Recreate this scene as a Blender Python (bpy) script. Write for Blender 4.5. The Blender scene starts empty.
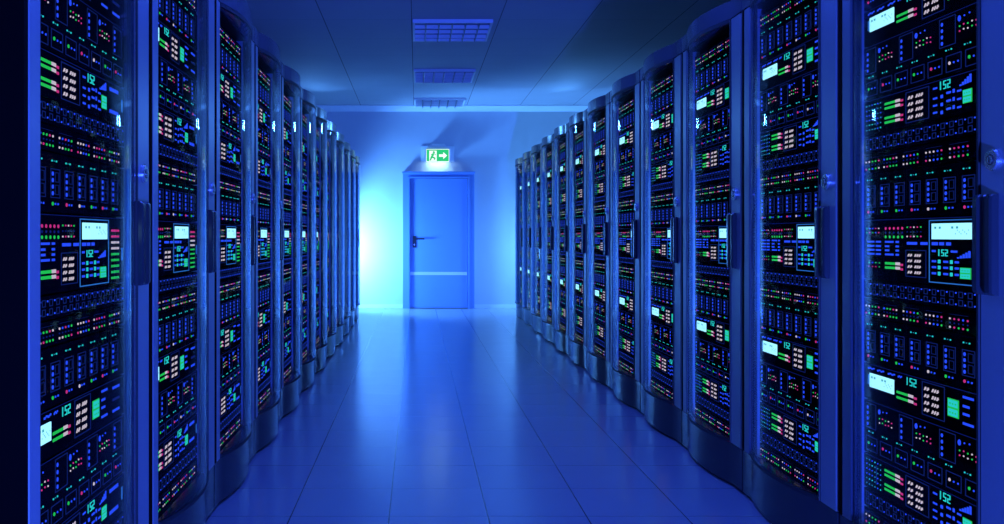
import bpy, math, random
from mathutils import Vector, Matrix

SC = bpy.context.scene
COL = SC.collection
random.seed(7)

# ------------------------------------------------------------------ materials
def new_mat(name):
    m = bpy.data.materials.new(name); m.use_nodes = True
    nt = m.node_tree; nt.nodes.clear()
    out = nt.nodes.new('ShaderNodeOutputMaterial')
    return m, nt, out

def pbr(name, col, rough=.5, metal=0.0, spec=.5, noise=0.0, nscale=40, coat=0.0):
    m, nt, out = new_mat(name)
    b = nt.nodes.new('ShaderNodeBsdfPrincipled')
    b.inputs['Base Color'].default_value = (*col, 1)
    b.inputs['Roughness'].default_value = rough
    b.inputs['Metallic'].default_value = metal
    b.inputs['Specular IOR Level'].default_value = spec
    b.inputs['Coat Weight'].default_value = coat
    if noise:
        tc = nt.nodes.new('ShaderNodeTexCoord')
        n = nt.nodes.new('ShaderNodeTexNoise'); n.inputs['Scale'].default_value = nscale
        nt.links.new(tc.outputs['Object'], n.inputs['Vector'])
        mx = nt.nodes.new('ShaderNodeMix'); mx.data_type = 'RGBA'
        mx.inputs[6].default_value = (*[c*(1-noise) for c in col], 1)
        mx.inputs[7].default_value = (*[min(1, c*(1+noise)) for c in col], 1)
        nt.links.new(n.outputs['Fac'], mx.inputs[0])
        nt.links.new(mx.outputs[2], b.inputs['Base Color'])
    nt.links.new(b.outputs[0], out.inputs[0])
    return m

def emit(name, col, s, sample=False):
    m, nt, out = new_mat(name)
    e = nt.nodes.new('ShaderNodeEmission')
    e.inputs[0].default_value = (*col, 1); e.inputs[1].default_value = s
    nt.links.new(e.outputs[0], out.inputs[0])
    m.cycles.emission_sampling = 'AUTO' if sample else 'NONE'
    return m

def glass(name, tint, rough=.02, boost=1.0, ior=1.13):
    m, nt, out = new_mat(name)
    fr = nt.nodes.new('ShaderNodeFresnel')
    ge = nt.nodes.new('ShaderNodeNewGeometry'); mp = nt.nodes.new('ShaderNodeMapRange')     # same reflectance on both faces of the pane
    nt.links.new(ge.outputs['Backfacing'], mp.inputs[0]); mp.inputs[3].default_value = ior; mp.inputs[4].default_value = 1/ior
    nt.links.new(mp.outputs[0], fr.inputs[0])
    tr = nt.nodes.new('ShaderNodeBsdfTransparent'); tr.inputs[0].default_value = (*tint, 1)
    gl = nt.nodes.new('ShaderNodeBsdfGlossy'); gl.inputs['Roughness'].default_value = rough
    gl.inputs[0].default_value = (boost, boost, boost, 1)
    mx = nt.nodes.new('ShaderNodeMixShader')
    nt.links.new(fr.outputs[0], mx.inputs[0]); nt.links.new(tr.outputs[0], mx.inputs[1])
    nt.links.new(gl.outputs[0], mx.inputs[2]); nt.links.new(mx.outputs[0], out.inputs[0])
    return m

def tiles(name, axis_off, size, col, line_col, lw, rough, spec, bump=.0, wear=.05, vary=.0):
    """square tiles with a thin joint, laid in world metres"""
    m, nt, out = new_mat(name)
    N = nt.nodes.new; L = nt.links.new
    tc = N('ShaderNodeTexCoord'); sep = N('ShaderNodeSeparateXYZ'); L(tc.outputs['Object'], sep.inputs[0])
    facs = []
    for k in (0, 1):
        a = N('ShaderNodeMath'); a.operation = 'SUBTRACT'; L(sep.outputs[k], a.inputs[0]); a.inputs[1].default_value = axis_off[k] - 50*size
        d = N('ShaderNodeMath'); d.operation = 'DIVIDE'; L(a.outputs[0], d.inputs[0]); d.inputs[1].default_value = size
        f = N('ShaderNodeMath'); f.operation = 'FRACT'; L(d.outputs[0], f.inputs[0])
        p = N('ShaderNodeMath'); p.operation = 'PINGPONG'; L(f.outputs[0], p.inputs[0]); p.inputs[1].default_value = .5
        lt = N('ShaderNodeMath'); lt.operation = 'LESS_THAN'; L(p.outputs[0], lt.inputs[0]); lt.inputs[1].default_value = lw[k]/size/2
        facs.append(lt)
    mxm = N('ShaderNodeMath'); mxm.operation = 'MAXIMUM'; L(facs[0].outputs[0], mxm.inputs[0]); L(facs[1].outputs[0], mxm.inputs[1])
    n = N('ShaderNodeTexNoise'); n.inputs['Scale'].default_value = 3.0; n.inputs['Detail'].default_value = 6; L(tc.outputs['Object'], n.inputs['Vector'])
    base = N('ShaderNodeMix'); base.data_type = 'RGBA'
    base.inputs[6].default_value = (*[c*(1-wear) for c in col], 1); base.inputs[7].default_value = (*[c*(1+wear) for c in col], 1)
    L(n.outputs['Fac'], base.inputs[0])
    mix = N('ShaderNodeMix'); mix.data_type = 'RGBA'; L(mxm.outputs[0], mix.inputs[0]); L(base.outputs[2], mix.inputs[6])
    mix.inputs[7].default_value = (*line_col, 1)
    b = N('ShaderNodeBsdfPrincipled'); L(mix.outputs[2], b.inputs['Base Color'])
    b.inputs['Roughness'].default_value = rough; b.inputs['Specular IOR Level'].default_value = spec
    L(b.outputs[0], out.inputs[0])
    return m

M = {}
M['floor'] = tiles('floor_tiles', (-.1105, 3.557), .394, (.36, .38, .42), (.07, .07, .08), (.005, .0035), .2, .9)
M['ceiling'] = tiles('ceiling_boards', (-.05, 8.30), .82, (.46, .47, .50), (.10, .10, .12), (.008, .003), .75, .25)
M['wall'] = pbr('painted_wall', (.62, .64, .68), .55, noise=.03, nscale=6)
M['trim'] = pbr('white_trim', (.82, .84, .88), .45)
M['door'] = pbr('door_paint', (.16, .30, .62), .32, noise=.03, nscale=5)
M['doorframe'] = pbr('door_frame_paint', (.16, .30, .62), .35)
M['doorreflection'] = pbr('door_reflection_pale', (.60, .64, .70), .3, .3)  # pale tone imitating light reflected across the door
M['black'] = pbr('black_plastic', (.012, .012, .014), .4)
M['gasket'] = pbr('rubber_gasket', (.006, .006, .007), .6)
M['stile'] = pbr('rack_metal', (.25, .26, .285), .36, .5, noise=.04, nscale=60)
M['cabinet'] = pbr('rack_cabinet_metal', (.0015, .0015, .002), .6, .0, .02)
M['inner'] = pbr('rack_interior_metal', (.006, .006, .007), .5, .0, .2)
M['kick'] = pbr('kick_plate_metal', (.028, .03, .036), .2, .4)
M['header'] = pbr('header_metal', (.10, .105, .12), .2, .3)
M['handle'] = pbr('handle_black_lacquer', (.018, .019, .022), .22, .0, .5)
M['chrome'] = pbr('lock_chrome', (.7, .71, .75), .25, .95)
M['rail'] = pbr('mounting_rail_metal', (.30, .31, .34), .4, .5)
M['chassis'] = pbr('server_black_metal', (.0025, .0025, .003), .5, .0, .0)
M['louver'] = pbr('louver_aluminium', (.85, .86, .88), .45)
M['louverfin'] = pbr('louver_fin_metal', (.16, .17, .19), .4, .4)
M['diffuser'] = pbr('unlit_diffuser', (.22, .23, .26), .5)
M['signbody'] = pbr('sign_housing', (.8, .82, .84), .4)
M['glass'] = glass('door_glass', (.78, .83, .95))
M['blue'] = emit('led_blue', (.03, .10, 1.0), 1.1)
M['blued'] = emit('led_blue_dim', (.02, .06, .55), .28)
M['line'] = emit('panel_outline_glow', (.03, .08, .55), .22)
M['green'] = emit('led_green', (.03, .95, .13), .75)
M['pink'] = emit('led_pink', (1.0, .05, .28), .8)
M['white'] = emit('led_warm_white', (1.0, .77, .74), .88)
M['cyan'] = emit('led_cyan', (.03, .85, .66), 1.0)
M['cyand'] = emit('led_cyan_dim', (.04, .55, .65), .6)
M['lcd'] = emit('lcd_backlight', (.42, .95, .95), 1.7, True)
M['lcdtext'] = emit('lcd_segment', (.08, .62, .66), .8)
M['lcdedge'] = emit('lcd_edge_glow', (.05, .30, .85), .7)
M['exitgreen'] = emit('exit_sign_green', (.02, .62, .22), 1.0)
M['exitwhite'] = emit('exit_sign_white', (.86, 1.0, .98), 1.1, True)
M['exitlamp'] = emit('exit_sign_lamp', (.5, .85, 1.0), 15.0, True)

# ------------------------------------------------------------------ mesh builder
class MB:
    def __init__(s): s.v = []; s.f = []; s.m = []; s.mats = []
    def mi(s, k):
        if k not in s.mats: s.mats.append(k)
        return s.mats.index(k)
    def add(s, vs, fs, k):
        o = len(s.v); s.v += vs; i = s.mi(k)
        for f in fs: s.f.append(tuple(o+a for a in f)); s.m.append(i)
    def box(s, x0, x1, y0, y1, z0, z1, k, back=True):
        vs = [(x0,y0,z0),(x1,y0,z0),(x1,y1,z0),(x0,y1,z0),(x0,y0,z1),(x1,y0,z1),(x1,y1,z1),(x0,y1,z1)]
        fs = [(0,3,2,1),(4,5,6,7),(0,1,5,4),(1,2,6,5),(2,3,7,6),(3,0,4,7)]
        if not back: fs.pop(4)
        s.add(vs, fs, k)
    def prism(s, poly, z0, z1, k):
        """poly counter-clockwise in XY"""
        n = len(poly)
        vs = [(x,y,z0) for x,y in poly] + [(x,y,z1) for x,y in poly]
        fs = [tuple(reversed(range(n))), tuple(range(n, 2*n))] + [(i,(i+1)%n,n+(i+1)%n,n+i) for i in range(n)]
        s.add(vs, fs, k)
    def prism_y(s, poly, y0, y1, k):
        """poly in XZ, extruded along Y"""
        n = len(poly)
        vs = [(x,y0,z) for x,z in poly] + [(x,y1,z) for x,z in poly]
        fs = [tuple(range(n)), tuple(reversed(range(n, 2*n)))] + [((i+1)%n,i,n+i,n+(i+1)%n) for i in range(n)]
        s.add(vs, fs, k)
    def disc(s, x, z, r, y0, y1, k, n=8, rz=None):
        rz = rz or r
        s.prism_y([(x+r*math.cos(2*math.pi*i/n), z+rz*math.sin(2*math.pi*i/n)) for i in range(n)], y0, y1, k)
    def frame(s, x0, x1, z0, z1, t, y0, y1, k):
        s.box(x0,x1,y0,y1,z0,z0+t,k); s.box(x0,x1,y0,y1,z1-t,z1,k)
        s.box(x0,x0+t,y0,y1,z0+t,z1-t,k); s.box(x1-t,x1,y0,y1,z0+t,z1-t,k)
    def mesh(s, name, smooth=False):
        me = bpy.data.meshes.new(name); me.from_pydata(s.v, [], s.f)
        for k in s.mats: me.materials.append(M[k])
        me.polygons.foreach_set('material_index', s.m)
        me.update()
        if smooth:
            me.polygons.foreach_set('use_smooth', [True]*len(me.polygons)); me.update()
        return me

def obj(name, me, parent=None, loc=(0,0,0), rz=0.0):
    if isinstance(me, MB): me = me.mesh(name)
    o = bpy.data.objects.new(name, me); COL.objects.link(o)
    o.location = loc; o.rotation_euler = (0,0,rz)
    if parent: o.parent = parent
    return o
def empty(name, loc=(0,0,0), rz=0.0):
    o = bpy.data.objects.new(name, None); COL.objects.link(o)
    o.location = loc; o.rotation_euler = (0,0,rz); o.empty_display_size = .1
    return o
def tag(o, label, cat, group=None):
    o['label'] = label; o['category'] = cat
    if group: o['group'] = group
    return o
def struct(o, label=None):
    o['kind'] = 'structure'
    if label: o['label'] = label
    return o

# ------------------------------------------------------------------ setting
WALL_Y, CEIL, HB = 13.84, 3.14, 1.12
XL, XR = -2.35, 2.95
Y0 = -1.2
m = MB(); m.box(XL-.1, XR+.1, Y0, WALL_Y+.1, -.1, 0, 'floor'); struct(obj('floor', m))
m = MB(); m.box(XL-.1, XR+.1, Y0, WALL_Y+.1, CEIL, CEIL+.1, 'ceiling'); struct(obj('ceiling', m))
m = MB(); m.box(XL-.1, XR+.1, WALL_Y, WALL_Y+.1, 0, CEIL, 'wall'); struct(obj('wall_back', m))
m = MB(); m.box(XL-.1, XL, Y0, WALL_Y, 0, CEIL, 'wall'); struct(obj('wall_left', m))
m = MB(); m.box(XR, XR+.1, Y0, WALL_Y, 0, CEIL, 'wall'); struct(obj('wall_right', m))
m = MB()
prof = [(WALL_Y-.001, 3.055), (WALL_Y-.001, CEIL-.001), (WALL_Y-.10, CEIL-.001), (WALL_Y-.10, CEIL-.012), (WALL_Y-.015, 3.055)]
vs_ = [(XL, y, z) for y, z in prof] + [(XR, y, z) for y, z in prof]
m.add(vs_, [(0,1,2,3,4), (9,8,7,6,5)] + [((i+1)%5, i, 5+i, 5+(i+1)%5) for i in range(5)], 'trim')
struct(obj('trim_1', m))
for nm, a, b in (('baseboard_left', XL, -.222), ('baseboard_right', .890, XR)):
    m = MB(); m.box(a, b, WALL_Y-.015, WALL_Y, 0, .055, 'trim'); struct(obj(nm, m))

# door
d = struct(empty('door_1', (.334, WALL_Y, 0)), 'closed flush door in a painted frame at the end of the aisle')
m = MB()
FW, FH, LW, LH = .552, 2.115, .444, 2.005
for s in (-1, 1):
    x0, x1 = sorted((s*FW, s*(LW+.005)))
    m.box(x0, x1, -.10, 0, 0, FH, 'doorframe')
    x0, x1 = sorted((s*(LW+.035), s*(LW+.005)))
    m.box(x0, x1, -.115, -.10, 0, LH+.03, 'doorframe')
m.box(-LW-.005, LW+.005, -.10, 0, LH+.006, FH, 'doorframe')
m.box(-LW-.005, LW+.005, -.115, -.10, LH+.006, LH+.03, 'doorframe')
m.box(-FW-.01, FW+.01, -.125, -.10, FH-.03, FH, 'doorframe')
obj('door_frame', m, d)
m = MB(); m.box(-LW, LW, -.075, -.03, .012, LH, 'door')
leaf = obj('door_leaf', m, d)
m = MB(); m.box(-LW+.004, LW-.004, -.079, -.075, .515, .565, 'doorreflection'); obj('reflection_strip', m, leaf)  # raised pale bar standing in for a light reflection on the leaf
m = MB()
m.box(-LW+.045, -LW+.095, -.087, -.075, .94, 1.12, 'black')
m.disc(-LW+.07, 1.075, .014, -.125, -.087, 'black', 10)
m.box(-LW+.056, -LW+.225, -.14, -.12, 1.063, 1.087, 'black')
m.disc(-LW+.07, .985, .009, -.093, -.087, 'chrome', 8)
obj('door_handle', m, leaf)
for z in (.3, 1.0, 1.75):
    m = MB(); m.box(LW-.006, LW+.012, -.09, -.0755, z, z+.09, 'doorframe'); obj('hinge', m, d)

# exit sign
e = tag(empty('exit_sign', (.318, WALL_Y, 2.255)), 'lit green emergency exit sign with running figure and arrow above the door', 'exit sign')
m = MB()
m.box(-.26, .26, -.02, 0, .02, .26, 'signbody'); obj('back_plate', m, e)
m = MB()
m.box(-.195, .195, -.15, -.02, .03, .20, 'signbody')
m.prism_y([(-.175,.2),(.175,.2),(.105,.285),(-.105,.285)], -.15, -.02, 'signbody')
for s in (-1, 1): m.box(*sorted((s*.178, s*.2)), -.185, -.15, -.01, .205, 'signbody')
obj('housing', m, e)
m = MB()
m.box(-.177, .177, -.172, -.151, .0, .20, 'exitgreen')
y0, y1 = -.1755, -.172
m.box(-.177, .177, y0, y1, .192, .2, 'exitwhite'); m.box(-.177, .177, y0, y1, 0, .014, 'exitwhite')
m.box(-.177, -.169, y0, y1, .014, .192, 'exitwhite'); m.box(.169, .177, y0, y1, .014, .192, 'exitwhite')
face = obj('sign_face', m, e)
m = MB()
m.box(-.13, -.015, y0, y1, .018, .175, 'exitwhite')
obj('doorway_symbol', m, face)
m = MB()
yy0, yy1 = -.179, y0
m.disc(-.060, .150, .017, yy0, yy1, 'exitgreen', 10)
m.prism_y([(-.104,.078),(-.074,.078),(-.046,.13),(-.084,.134)], yy0, yy1, 'exitgreen')
m.prism_y([(-.1,.092),(-.07,.085),(-.034,.066),(-.04,.034),(-.058,.036),(-.058,.056),(-.1,.066)], yy0, yy1, 'exitgreen')
m.prism_y([(-.104,.09),(-.124,.028),(-.104,.024),(-.08,.08)], yy0, yy1, 'exitgreen')
m.prism_y([(-.056,.126),(-.032,.105),(-.026,.112),(-.05,.134)], yy0, yy1, 'exitgreen')
m.prism_y([(-.078,.13),(-.108,.112),(-.104,.104),(-.074,.12)], yy0, yy1, 'exitgreen')
obj('running_figure', m, face)
m = MB()
m.prism_y([(.02,.08),(.085,.08),(.085,.045),(.145,.1),(.085,.155),(.085,.12),(.02,.12)], y0, y1, 'exitwhite')
obj('arrow', m, face)
m = MB(); m.box(-.15, .15, -.13, -.045, .018, .0295, 'exitlamp'); obj('lamp_strip', m, e)

# ceiling louver lights
def louver(y, label):
    t = tag(empty('ceiling_light', (.335, y+.41, CEIL)), label, 'ceiling light', 'recessed louver lights along the aisle')
    W, Dp = .375, .40
    m = MB()
    m.frame_h = None
    for a, b, c, dd in ((-W, W, -Dp, -Dp+.02), (-W, W, Dp-.02, Dp), (-W, -W+.02, -Dp+.02, Dp-.02), (W-.02, W, -Dp+.02, Dp-.02)):
        m.box(a, b, c, dd, -.034, -.0005, 'louver')
    obj('frame', m, t)
    m = MB(); m.box(-W+.021, W-.021, -Dp+.021, Dp-.021, -.008, -.001, 'diffuser'); obj('diffuser', m, t)
    for k in range(3):
        y_ = -Dp + (k+1)*2*Dp/4
        m = MB(); m.box(-W+.021, W-.021, y_-.004, y_+.004, -.042, -.009, 'louver'); obj('louver_blade', m, t)
    for k in range(5):
        x_ = -W + (k+1)*2*W/6
        m = MB()
        for q in range(4):
            a = -Dp + q*2*Dp/4 + (.022 if q == 0 else .005); b = -Dp + (q+1)*2*Dp/4 - (.022 if q == 3 else .005)
            m.box(x_-.005, x_+.005, a, b, -.044, -.009, 'louverfin')
        obj('louver_fin', m, t)
    return t
louver(8.28, 'recessed louver ceiling light farthest from the door')
louver(10.74, 'recessed louver ceiling light, middle of three above the aisle')
louver(12.98, 'recessed louver ceiling light against the end wall above the door')

# ------------------------------------------------------------------ rack
P, NR = .878, 12
HW = P/2
XA, XB, XS = -.345, .298, .425      # arc from XA to XB, lock stile XB..XS
SAG = .050
ZK, ZH, ZT = .20, 2.085, 2.17
def arc(x0, x1, sag, n=20, base=0.0):
    c = (x1-x0)/2; R = (c*c+sag*sag)/(2*sag); a = math.asin(c/R); xm = (x0+x1)/2
    return [(xm+R*math.sin(-a+2*a*i/n), base-(R*math.cos(-a+2*a*i/n)-(R-sag))) for i in range(n+1)]
def shade_auto(o_me, ang=30):
    o_me.polygons.foreach_set('use_smooth', [True]*len(o_me.polygons))
    o_me.set_sharp_from_angle(angle=math.radians(ang)); o_me.update(); return o_me
G = .004
mesh = {}
# cabinet shell
m = MB(); DB = 1.0; h = HW-.004
m.box(-h, -h+.02, .03, DB, .0, ZT-.03, 'cabinet'); m.box(-h, -h+.0195, .001, .03, ZK, ZH, 'cabinet'); m.box(h-.02, h, .03, DB, 0, ZT-.03, 'cabinet')
m.box(-h+.02, h-.02, DB-.02, DB, 0, ZT-.03, 'cabinet')
m.box(-h+.02, h-.02, .03, DB-.02, 0, .13, 'inner'); m.box(-h+.02, h-.02, .03, DB-.02, ZH, ZT-.03, 'inner')
mesh['cabinet'] = m.mesh('cabinet')
def bow_outline(off=0.0, sag=SAG, back=.029):
    a = arc(XA, XB, sag)
    front = [(-h, off)] + [(x, y+off) for x, y in a] + [(XS, off), (XS+.004, off+.006)]
    return front + [(h, back), (-h, back)] if False else front + [(XS+.004, back), (-h, back)]
m = MB(); m.prism(bow_outline(), ZH+.006, ZT, 'header')
m.box(-h, h, .0295, DB, ZT-.0295, ZT, 'header')
mesh['header_cap'] = shade_auto(m.mesh('header_cap'))
m = MB(); m.prism(bow_outline(.004, SAG-.012), .018, ZK-.004, 'kick')
o_ = bow_outline(.02, SAG-.014); m.prism(o_, .0, .0175, 'gasket')
mesh['kick_plate'] = shade_auto(m.mesh('kick_plate'))
# left flat strip: bevelled post
def post(x0, x1, y0, y1, b=.004):
    return [(x0, y0+b), (x0+b, y0), (x1-b, y0), (x1, y0+b), (x1, y1), (x0, y1)]
m = MB(); m.prism(post(-h+.021, -.354, 0, .029), ZK, ZH, 'stile')
mesh['corner_post'] = m.mesh('corner_post')
m = MB(); m.prism([(-.352, .006), (-.341, .006), (-.341, .029), (-.352, .029)], ZK, ZH, 'gasket')
mesh['hinge_gasket'] = m.mesh('hinge_gasket')
m = MB()
m.prism(post(XB+.008, XS, 0, .026), ZK, ZH, 'stile')
m.box(XB, XB+.0075, -.004, .026, ZK, ZH, 'gasket')
A_ = arc(XA+.006, XB, SAG)
def band(z0, z1, k, y_out=-.0015, th=.012):
    f = [(x, y+y_out) for x, y in A_]; bk = [(x, y+th) for x, y in reversed(A_)]
    m.prism(f+bk, z0, z1, k)
band(ZK, ZK+.012, 'gasket'); band(ZH-.012, ZH+.004, 'gasket')
mesh['door'] = shade_auto(m.mesh('door'))
m = MB(); f = A_; bk = [(x, y+.006) for x, y in reversed(A_)]
m.prism(f+bk, ZK+.0125, ZH-.0125, 'glass')
mesh['glass_pane'] = shade_auto(m.mesh('glass_pane'))
# handle: bevelled grip channel with rounded ends
def handle_mb():
    m = MB()
    xs0, xs1 = .302, .377
    prof = [(xs0,-.0005),(xs0,-.016),(xs0+.004,-.020),(xs0+.022,-.021),(xs0+.026,-.018),(xs0+.032,-.013),(xs0+.044,-.013),
            (xs0+.050,-.018),(xs0+.054,-.021),(xs1-.005,-.021),(xs1,-.017),(xs1,-.0005)]
    levels = [(.976, .55), (.980, .85), (.988, 1.0), (1.206, 1.0), (1.216, .9), (1.222, .6)]
    n = len(prof); vs = []
    for z, s in levels:
        vs += [(x, -.0005+(y+.0005)*s, z) for x, y in prof]
    fs = [tuple(reversed(range(n)))]
    for l in range(len(levels)-1):
        fs += [(l*n+i, l*n+(i+1)%n, (l+1)*n+(i+1)%n, (l+1)*n+i) for i in range(n)]
    fs.append(tuple(range((len(levels)-1)*n, len(levels)*n)))
    # profile runs clockwise seen from above: flip faces
    m.add(vs, [tuple(reversed(f)) for f in fs], 'handle')
    return m
mesh['handle'] = shade_auto(handle_mb().mesh('handle'), 25)
m = MB(); LX, LZ = .362, 1.305
m.disc(LX, LZ, .027, -.006, 0, 'chrome', 28); m.disc(LX, LZ, .024, -.011, -.006, 'chrome', 28)
m.disc(LX, LZ, .0135, -.0122, -.011, 'handle', 24); m.disc(LX, LZ, .010, -.0132, -.0122, 'chrome', 24)
m.box(LX-.002, LX+.002, -.0138, -.0132, LZ-.007, LZ+.007, 'black')
mesh['lock'] = shade_auto(m.mesh('lock'))
m = MB(); m.box(-.396, -.368, .040, .075, .135, ZH-.004, 'rail')
for k in range(34): m.box(-.386, -.378, .0385, .0401, .17+k*.056, .182+k*.056, 'black')
mesh['rail_l'] = m.mesh('mounting_rail')
m = MB(); m.box(.347, .375, .040, .075, .135, ZH-.004, 'rail')
mesh['rail_r'] = m.mesh('mounting_rail')

ORD = ['first', 'second', 'third', 'fourth', 'fifth', 'sixth', 'seventh', 'eighth', 'ninth', 'tenth', 'eleventh', 'twelfth']
def make_rack(loc, rz, label, group):
    t = tag(empty('server_rack', loc, rz), label, 'server rack', group)
    obj('cabinet', mesh['cabinet'], t); obj('header_cap', mesh['header_cap'], t); obj('kick_plate', mesh['kick_plate'], t)
    obj('corner_post', mesh['corner_post'], t); obj('hinge_gasket', mesh['hinge_gasket'], t)
    obj('mounting_rail', mesh['rail_l'], t); obj('mounting_rail', mesh['rail_r'], t)
    dr = obj('door', mesh['door'], t)
    gp = obj('glass_pane', mesh['glass_pane'], dr); gp['label'] = 'bowed clear glass pane'
    hd = obj('handle', mesh['handle'], dr); hd['label'] = 'upright metal pull handle'
    lk = obj('lock', mesh['lock'], dr); lk['label'] = 'round chrome lock'
    return t

# ------------------------------------------------------------------ rack-mounted equipment
UW, UX = .71, -.366
YF = 0.0                      # unit front in unit coordinates
def X(u): return UX + u*UW
HT = dict(E=.058, F=.14, A=.112, B=.168, M=.108, D=.055, G=.187)
T1 = -.0012                   # face print / LEDs stand this far off the face
def bar(m, u0, u1, z0, z1, k):
    c = (z0+z1)/2; h_ = (z1-z0)*.36; z0, z1 = c-h_, c+h_
    m.box(X(u0), X(u1), YF+T1, YF, z0, z1, k, back=False)
def dot(m, u, z, r, k, n=6): m.disc(X(u), z, r*.66, YF-.002, YF, k, n)
def sq(m, u, z, r, k): r *= .9; m.box(X(u)-r, X(u)+r, YF-.002, YF, z-r, z+r, k, back=False)
def outline(m, u0, u1, z0, z1, k='line', t=.0022): m.frame(X(u0), X(u1), z0, z1, t, YF+T1, YF, k)
MIX = ['pink', 'white', 'green', 'pink', 'blue', 'green', 'white', 'pink', 'green', 'blue']
SEG = {'1': 'bc', '9': 'abcdfg', '5': 'acdfg', '2': 'abdeg'}
def digits(m, u0, u1, z0, z1, txt='152', k='cyan'):
    n = len(txt); w = (X(u1)-X(u0))/n; t = .0026; z0 = z0+(z1-z0)*.18
    for i, ch in enumerate(txt):
        a = X(u0)+i*w+w*.14 - (w*.3 if ch == '1' else 0); b = a+w*.66; zc = (z0+z1)/2
        for s in SEG[ch]:
            r = {'a': (a,b,z1-t,z1), 'd': (a,b,z0,z0+t), 'g': (a,b,zc-t/2,zc+t/2), 'b': (b-t,b,zc,z1), 'c': (b-t,b,z0,zc),
                 'f': (a,a+t,zc,z1), 'e': (a,a+t,z0,zc)}[s]
            m.box(r[0], r[1], YF-.0018, YF, r[2], r[3], k, back=False)
def meter(m, u0, z, hgt=.0085, wid=.14):
    """green bar, white cap and red tip, a small gap of segments"""
    n = 6; g = wid*.58
    for i in range(n):
        bar(m, u0+g*i/n, u0+g*(i+.82)/n, z, z+hgt, 'green')
    for i in range(2):
        bar(m, u0+g+wid*.13*i, u0+g+wid*.13*i+wid*.11, z-.0005, z+hgt+.001, 'white')
    bar(m, u0+g+wid*.27, u0+g+wid*.27+wid*.13, z-.002, z+hgt-.003, 'pink')
def keypad(m, u0, u1, z0, z1):
    outline(m, u0, u1, z0, z1, 'line', .0025)
    w = u1-u0; hh = z1-z0
    for r in range(4):
        z = z0+hh*(.12+.21*r); k = hh*.10
        for c0, c1, n in ((.10, .34, 2), (.44, .76, 3)):
            ww = (c1-c0)*w/n
            for i in range(n):
                a = u0+w*c0+i*ww
                x0, x1 = X(a), X(a+ww*.86)
                # slanted little key legends
                m.prism_y([(x0, z), (x0+(x1-x0)*.45, z), (x1, z+k), (x0+(x1-x0)*.55, z+k)], YF-.0018, YF, 'white')
                m.box(x0+(x1-x0)*.35, x1, YF-.0017, YF, z+k*.35, z+k*.62, 'white', back=False)
def lcd(m, u0, u1, z0, z1):
    m.box(X(u0), X(u1), YF-.003, YF, z0, z1, 'lcd', back=False)
    hh = z1-z0
    for i in range(4):
        a = u0+(u1-u0)*(.08+.12*i+(.2 if i > 1 else 0))
        m.box(X(a), X(a+.012), YF-.0036, YF-.003, z0+hh*.66, z0+hh*.80, 'lcdtext', back=False)
    for i in range(8):
        a = u0+(u1-u0)*(.62+.045*i)
        m.box(X(a), X(a+.003), YF-.0036, YF-.003, z0+hh*(.30+.22*((i*5) % 3)/2), z0+hh*(.38+.22*((i*5) % 3)/2), 'lcdtext', back=False)
def greenblock(m, u0, u1, z0, z1):
    zc = (z0+z1)/2; z0, z1 = zc-(zc-z0)*.82, zc+(z1-zc)*.82
    m.box(X(u0), X(u1), YF+T1, YF, z0, z1, 'green', back=False)
    w = u1-u0; hh = z1-z0
    for r in range(2):
        m.box(X(u0+.08*w), X(u1-.08*w), YF-.0022, YF, z0+hh*(.06+.5*r), z0+hh*(.44+.5*r), 'cyan', back=False)
        for i in range(3):
            m.box(X(u0+w*(.2+.25*i)), X(u0+w*(.32+.25*i)), YF-.0027, YF-.0022, z0+hh*(.2+.5*r), z0+hh*(.28+.5*r), 'green', back=False)
def chart(m, u0, u1, z0, z1, n=5):
    for i in range(n):
        a = u0+(u1-u0)*i/n; bar(m, a, a+(u1-u0)*.72/n, z0, z0+(z1-z0)*(i+1)/n, 'blue')
def chassis(m, kind):
    hh = HT[kind]
    m.box(X(0), X(1), YF, YF+.55, 0, hh, 'chassis')
    m.box(X(0), X(1), YF-.0006, YF, hh-.002, hh-.0005, 'blued', back=False) if kind in 'ABMG' else None
    for u in (.006, .994): m.disc(X(u), hh*.5, .003, YF-.001, YF, 'handle', 6)

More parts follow.
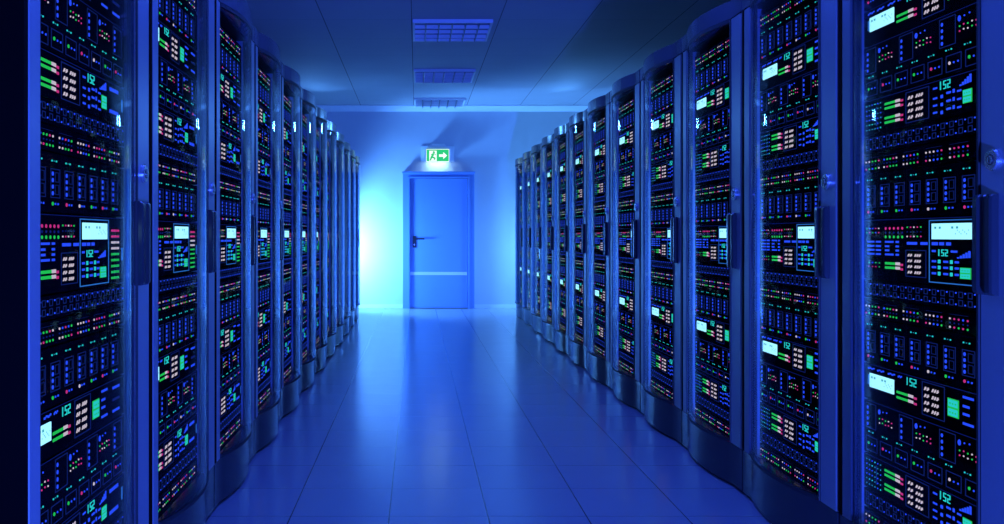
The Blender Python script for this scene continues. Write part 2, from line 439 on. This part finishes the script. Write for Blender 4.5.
def parts_of(kind):
    """list of (part name, MB, label or None, [(sub-part name, MB, label or None)])"""
    R = random.Random(ord(kind))
    hh = HT[kind]; out = []
    if kind == 'E':
        for q, (a, b) in enumerate(((.02,.13),(.175,.275),(.33,.435),(.495,.60),(.655,.765),(.825,.93))):
            m = MB()
            for c in range(5):
                u = a+(b-a)*c/4
                for r, z in enumerate((.012, .0235, .035)):
                    if r == 1: dot(m, u, z, .0034, 'blued'); continue
                    dot(m, u, z, .0046, MIX[R.randrange(10)])
            bar(m, a-.002, b+.002, .0465, .0475, 'line')
            out.append(('light_cluster', m, 'grid of tiny coloured lights', []))
    if kind == 'F':
        cs = ['pink', 'green', 'green', 'pink', 'white', 'green', 'pink', 'green']
        for q in range(8):
            u = .028+q*.118
            m = MB()
            outline(m, u-.006, u+.072, .034, .104)
            for z0 in (.042, .072): outline(m, u+.030, u+.062, z0, z0+.024, 'line', .0018)
            sub = MB()
            for i in range(4): sub.disc(X(u+.010), .045+i*.0155, .0046, YF-.002, YF, 'blue', 6, .0055)
            s2 = MB(); dot(s2, u+.010, .020, .0068, cs[q], 8)
            for i in (1, 2): dot(s2, u+.010+.022*i, .020, .0042, 'blue')
            s3 = MB()
            for i, kk in enumerate(('cyan', 'cyand', 'cyan')): sq(s3, u+.004+.018*i, .122, .0021 if i != 1 else .0013, kk)
            out.append(('blade_module', m, None, [('light_column', sub, 'column of four blue lights'), ('status_light', s2, 'larger coloured status light'), ('link_lights', s3, 'three tiny cyan lights')]))
    if kind == 'A':
        m = MB(); lcd(m, .055, .255, .040, .084); bar(m, .035, .053, .040, .084, 'lcdedge'); out.append(('lcd_screen', m, 'bright pale cyan screen', []))
        for a, b in ((.035,.095),(.115,.175),(.205,.265),(.285,.318)):
            m = MB()
            for i in range(4): bar(m, a+(b-a)*i/4, a+(b-a)*(i+.8)/4, .094+.003*(i % 2), .1035-.002*((i+1) % 2), 'blue')
            out.append(('indicator_legend', m, 'blue indicator legend', []))
        m = MB(); digits(m, .345, .43, .076, .104); out.append(('number_display', m, 'cyan number display', []))
        for z in (.030, .046):
          m = MB(); meter(m, .275, z, .010, .155); out.append(('level_meter', m, 'green level bars tipped red', []))
        m = MB(); keypad(m, .465, .62, .010, .106); out.append(('keypad', m, 'keypad with lit pale legends', []))
        m = MB(); greenblock(m, .64, .71, .026, .086); out.append(('lit_button', m, 'glowing green block', []))
        for z, b in ((.090,.80),(.066,.775),(.045,.775),(.020,.80)):
            m = MB(); bar(m, .735, b, z, z+.009, 'blue'); out.append(('bar_light', m, 'blue bar light', []))
        for z in (.084, .05, .018):
            m = MB(); bar(m, .86, .94, z, z+.010, 'blue' if z != .05 else 'blued'); out.append(('bar_light', m, 'blue bar light', []))
    if kind == 'M':
        m = MB()
        for c in range(6):
            for r in range(6): dot(m, .025+.024*c, .014+.0155*r, .0034, ('cyand', 'blue', 'cyand', 'cyan')[R.randrange(4)])
        bar(m, .105, .113, .012, .094, 'blued')
        out.append(('dot_matrix', m, 'matrix of tiny cyan and blue dots', []))
        for z in (.078, .064, .034, .020):
          m = MB(); meter(m, .178, z, .010, .15); out.append(('level_meter', m, 'green level bars tipped red', []))
        m = MB(); keypad(m, .345, .515, .008, .100); out.append(('keypad', m, 'keypad with lit pale legends', []))
        m = MB(); digits(m, .582, .662, .074, .102); out.append(('number_display', m, 'cyan number display', []))
        m = MB()
        for z in (.084, .056, .036, .016): bar(m, .543, .57, z, z+.007, 'blue')
        for z in (.060, .038, .016):
            sq(m, .602, z, .005, 'blue'); bar(m, .632, .66, z+.002, z+.010, 'blue'); bar(m, .672, .684, z, z+.014, 'blue'); bar(m, .70, .725, z, z+.007, 'blue')
        out.append(('button_pad', m, 'pad of blue lit buttons', []))
        m = MB(); chart(m, .715, .79, .074, .104); out.append(('bar_chart', m, 'rising blue bars', []))
        m = MB(); greenblock(m, .735, .79, .022, .066); out.append(('lit_button', m, 'glowing green block', []))
        for z in (.082, .020):
            m = MB(); bar(m, .825, .925, z, z+.014, 'blue'); out.append(('bar_light', m, 'blue bar light', []))
        m = MB(); bar(m, .965, .978, .03, .08, 'lcdedge'); out.append(('indicator_strip', m, 'upright blue strip', []))
    if kind == 'B':
        for q, (a, b) in enumerate(((.015,.105),(.295,.40),(.585,.69),(.865,.965))):
            m = MB(); outline(m, a, b, .080, .160)
            s = MB()
            for i in range(4): s.disc(X(a+.018), .092+i*.0175, .0042, YF-.002, YF, 'blue', 6, .0055)
            out.append(('status_panel', m, None, [('light_column', s, 'column of four blue lights')]))
        for a in (.13, .42, .71):
            m = MB(); m.disc(X(a+.004), .143, .006, YF-.002, YF, 'blue', 8, .008)
            dot(m, a+.035, .146, .0036, 'blue'); dot(m, a+.066, .148, .0036, 'blue')
            for c in range(5):
                dot(m, a+.006+.025*c, .122+.002*(c % 2), .0036, ('green', 'pink', 'green', 'white', 'pink')[c])
                dot(m, a+.006+.025*c, .109+.002*(c % 2), .0036, ('pink', 'white', 'pink', 'green', 'white')[(c*2+int(a*10)) % 5])
            out.append(('light_cluster', m, 'cluster of tiny coloured lights', []))
        for q in range(8):
            u = .045+q*.117; m = MB()
            for i, kk in enumerate(('cyan', 'cyand', 'cyan')): sq(m, u+.017*i, .069, .0021 if i != 1 else .0013, kk)
            out.append(('link_lights', m, 'three tiny cyan lights in a row', []))
        cs = ['green', 'pink', 'green', 'green', 'pink', 'white', 'green', 'pink']
        for q in range(8):
            u = .018+q*.122
            m = MB(); outline(m, u, u+.098, .008, .054)
            s = MB(); dot(s, u+.024, .032, .0070, cs[q], 8)
            for i in (1, 2): dot(s, u+.024+.027*i, .031, .0042, 'blue')
            out.append(('drive_bay', m, None, [('status_light', s, 'coloured status light beside two blue dots')]))
    if kind == 'D':
        for r, z in enumerate((.008, .030)):
            m = MB(); s = MB()
            for c in range(17):
                u = .018+.0575*c
                outline(m, u, u+.027, z, z+.017, 'line', .0024)
                dot(s, u+.042, z+.004 if r == 0 else z+.013, .0036, 'blue')
            out.append(('port_row', m, None, [('port_lights', s, 'blue dots between the ports')]))
    if kind == 'G':
        v = lambda y: hh*(1-(y-72)/372)
        m = MB()
        for c in range(5):
            dot(m, .025+.026*c, v(127), .0038, MIX[R.randrange(10)]); dot(m, .025+.026*c, v(153), .0038, MIX[R.randrange(10)])
        out.append(('light_cluster', m, 'grid of tiny coloured lights', []))
        m = MB()
        for c in range(5):
            u = .188+.033*c
            dot(m, u, v(128), .0064, 'pink', 8); dot(m, u, v(154), .0050, 'blued', 8); dot(m, u, v(180), .0064, 'green', 8)
        out.append(('light_cluster', m, 'rows of pink, blue and green lights', []))
        m = MB()
        for c in range(5):
            u = .358+.025*c
            dot(m, u, v(123), .0038, ('green', 'pink', 'white', 'pink', 'green')[c]); dot(m, u, v(150), .003, 'blued'); dot(m, u, v(177), .0038, ('white', 'pink', 'white', 'green', 'pink')[c])
        out.append(('light_cluster', m, 'grid of very small coloured lights', []))
        m = MB()
        for y in (210, 237, 262, 287):
            for a, b in ((.03,.09),(.105,.145),(.182,.25 if y in (210, 287) else .215),(.268,.292)): bar(m, a, b, v(y)-.004, v(y)+.004, 'blue')
        for a, b in ((.355,.43),(.455,.505)): bar(m, a, b, v(216)-.006, v(216)+.005, 'blue')
        out.append(('bar_lights', m, 'blocks of blue bar lights', []))
        m = MB()
        for c in range(4): dot(m, .045+.03*c, v(342), .0034, MIX[R.randrange(10)]); dot(m, .045+.03*c, v(367), .0034, MIX[R.randrange(10)])
        out.append(('light_cluster', m, 'two short rows of tiny lights', []))
        for y in (352, 378):
          m = MB(); meter(m, .182, v(y), .0105, .145); out.append(('level_meter', m, 'green level bars tipped red', []))
        m = MB(); keypad(m, .345, .495, v(413), v(255)); out.append(('keypad', m, 'keypad with lit pale legends', []))
        m = MB(); outline(m, .515, .815, v(435), v(85), 'lcdedge', .0028)
        s = MB(); lcd(s, .538, .79, v(192), v(105))
        s2 = MB()
        for a, b in ((.535,.575),(.585,.615),(.63,.66)): bar(s2, a, b, v(217)-.006, v(217)+.006, 'blue')
        for y in (315, 348, 382):
            bar(s2, .535, .563, v(y)-.004, v(y)+.004, 'blue'); sq(s2, .585, v(y), .0055, 'cyan'); bar(s2, .612, .642, v(y)-.004, v(y)+.004, 'blue')
            sq(s2, .664, v(y), .0055, 'cyan'); bar(s2, .685, .71, v(y)-.004, v(y)+.004, 'blue')
        bar(s2, .535, .56, v(258)-.004, v(258)+.004, 'blue'); bar(s2, .66, .70, v(258)-.004, v(258)+.004, 'blue')
        s3 = MB(); digits(s3, .572, .645, v(293), v(248))
        s4 = MB(); chart(s4, .70, .785, v(296), v(246))
        s5 = MB(); greenblock(s5, .718, .785, v(408), v(335))
        out.append(('control_panel', m, 'glowing outlined control panel', [('lcd_screen', s, 'bright pale cyan screen'), ('button_pad', s2, 'pad of blue and cyan buttons'),
                    ('number_display', s3, 'cyan number display'), ('bar_chart', s4, 'rising blue bars'), ('lit_button', s5, 'glowing green block')]))
        m = MB()
        for i in range(9):
            k = ('green',)*5+('white',)*2+('pink',)*2
            bar(m, .845, .905, v(420)+i*.0168, v(420)+i*.0168+.009, k[i])
            bar(m, .912, .935, v(420)+i*.0168, v(420)+i*.0168+.009, k[i])
        out.append(('level_column', m, 'tall column of green to pink bars', []))
        m = MB(); bar(m, .968, .982, v(330), v(230), 'lcdedge'); out.append(('indicator_strip', m, 'upright blue strip', []))
    return out

KIND = dict(E=('network_switch', 'network switch'), F=('blade_server', 'blade server'), A=('control_unit', 'control unit'), B=('storage_array', 'storage array'),
            M=('monitor_unit', 'monitor unit'), D=('patch_panel', 'patch panel'), G=('console_unit', 'console unit'))
LOOK = dict(E='slim switch with clusters of coloured lights', F='blade server with upright lit modules', A='control unit with pale screen at left',
            B='storage array with drive bay row', M='monitor unit with dot matrix and keypad', D='thin patch panel with two port rows', G='console unit with large bright screen')
SEQ = 'EFABMDEFGDEFABMDE'
protos = {}
for k in HT:
    ps = parts_of(k)
    c = MB(); chassis(c, k)
    whole = MB()
    def absorb(mb):
        o = len(whole.v); whole.v += mb.v
        for f_, mi in zip(mb.f, mb.m): whole.f.append(tuple(o+a for a in f_)); whole.m.append(whole.mi(mb.mats[mi]))
    absorb(c)
    for _, mb, _, subs in ps:
        absorb(mb)
        for _, sb, _ in subs: absorb(sb)
    protos[k] = dict(chassis=c.mesh(KIND[k][0]), whole=whole.mesh(KIND[k][0]),
                     parts=[(n, mb.mesh(n), lb, [(sn, sb.mesh(sn), sl) for sn, sb, sl in subs]) for n, mb, lb, subs in ps])

GAP = .0052
def fill_rack(loc, rz, rack_words, detailed):
    z = 2.052
    tot = {k: SEQ.count(k) for k in HT}; seen = {k: 0 for k in HT}
    rot = Matrix.Rotation(rz, 3, 'Z')
    for k in SEQ:
        z -= HT[k]
        p = Vector(loc) + rot @ Vector((0, .050, z))
        pos = ''
        if tot[k] > 1:
            pos = {2: ['upper', 'lower'], 3: ['top', 'middle', 'bottom'], 4: ['topmost', 'second', 'third', 'lowest']}[tot[k]][seen[k]] + ' '
        seen[k] += 1
        pr = protos[k]
        o = obj(KIND[k][0], pr['chassis'] if detailed else pr['whole'], None, p, rz)
        tag(o, '%s%s, %s' % (pos, LOOK[k], rack_words), KIND[k][1], KIND[k][1] + 's in the glass-fronted racks')
        if detailed:
            for n, me, lb, subs in pr['parts']:
                po = obj(n, me, o)
                if lb: po['label'] = lb
                for sn, sm, sl in subs:
                    so = obj(sn, sm, po)
                    if sl: so['label'] = sl
        z -= GAP

RPLANE, LPLANE = 1.40, -.815
for n in range(NR):
    for side in ('left', 'right'):
        if side == 'right': loc, rz = (RPLANE, 2.08+P*n+HW, 0), -math.pi/2
        else: loc, rz = (LPLANE, 1.844+P*n+HW, 0), math.pi/2
        if n == NR-1: w = 'last of the %s row, nearest the door wall' % side; uw = 'last %s-row rack' % side
        else: w = '%s of the %s row counted from the front' % (ORD[n], side); uw = '%s %s-row rack' % (ORD[n], side)
        make_rack(loc, rz, 'bowed glass-door server rack, ' + w, 'server racks in the %s row' % side)
        fill_rack(loc, rz, uw, n < 4)

# ------------------------------------------------------------------ camera
F = 890.0
cam = bpy.data.cameras.new('camera'); co = bpy.data.objects.new('camera', cam); COL.objects.link(co)
co.location = (0, 0, HB); co.rotation_euler = (math.pi/2, 0, 0)
cam.sensor_width = 36; cam.lens = F/1004*36
cam.shift_x = (502-417)/1004; cam.shift_y = (236-262)/1004
cam.clip_start = .05; cam.clip_end = 60
SC.camera = co

# ------------------------------------------------------------------ light
def light(kind, name, loc, energy, col, size=.1, target=None, **kw):
    l = bpy.data.lights.new(name, kind); l.energy = energy; l.color = col
    if kind == 'AREA': l.size = size
    else: l.shadow_soft_size = size
    for k, v_ in kw.items(): setattr(l, k, v_)
    o = bpy.data.objects.new(name, l); COL.objects.link(o); o.location = loc
    if target: o.rotation_euler = (Vector(target)-Vector(loc)).to_track_quat('-Z', 'Y').to_euler()
    return o
DEEP = (.032, .095, 1.0)
ICE = (.092, .355, 1.0)
light('SPOT', 'gap_lamp_left', (-1.25, 13.2, .95), 500, ICE, .20, (.1, 13.75, .85), spot_size=math.radians(152), spot_blend=.5)
light('POINT', 'gap_lamp_right', (2.1, 13.2, .9), 95, ICE, .15)
light('SPOT', 'gap_spot_left', (-1.55, 13.2, 2.80), 60, ICE, .08, (1.0, 4, 1.2), spot_size=math.radians(70), spot_blend=.5)
light('SPOT', 'gap_spot_right', (2.25, 13.2, 2.80), 60, ICE, .08, (-.4, 4, 1.2), spot_size=math.radians(70), spot_blend=.5)
light('SPOT', 'aisle_uplight', (.88, -.5, .15), 2200, DEEP, .06, (.3, 6, 3.0), spot_size=math.radians(110), spot_blend=.7)
for y in (3.4, 5.9):  # unseen soft fill added to light floor and racks, no fixture built
    light('AREA', 'overhead_fill', (.335, y, CEIL-.05), 38, DEEP, .7, (.335, y, 0))

w = bpy.data.worlds.new('world'); SC.world = w; w.use_nodes = True
bg = w.node_tree.nodes['Background']; bg.inputs[0].default_value = (.01, .05, 1, 1); bg.inputs[1].default_value = .02

vs = SC.view_settings
vs.view_transform = 'Standard'; vs.look = 'None'; vs.gamma = 1.0; vs.exposure = 0.0; vs.use_curve_mapping = False
SC.cycles.use_denoising = True
SC.cycles.transparent_max_bounces = 16
SC.cycles.max_bounces = 8
SC.cycles.caustics_reflective = False; SC.cycles.caustics_refractive = False
SC.cycles.sample_clamp_indirect = 4.0
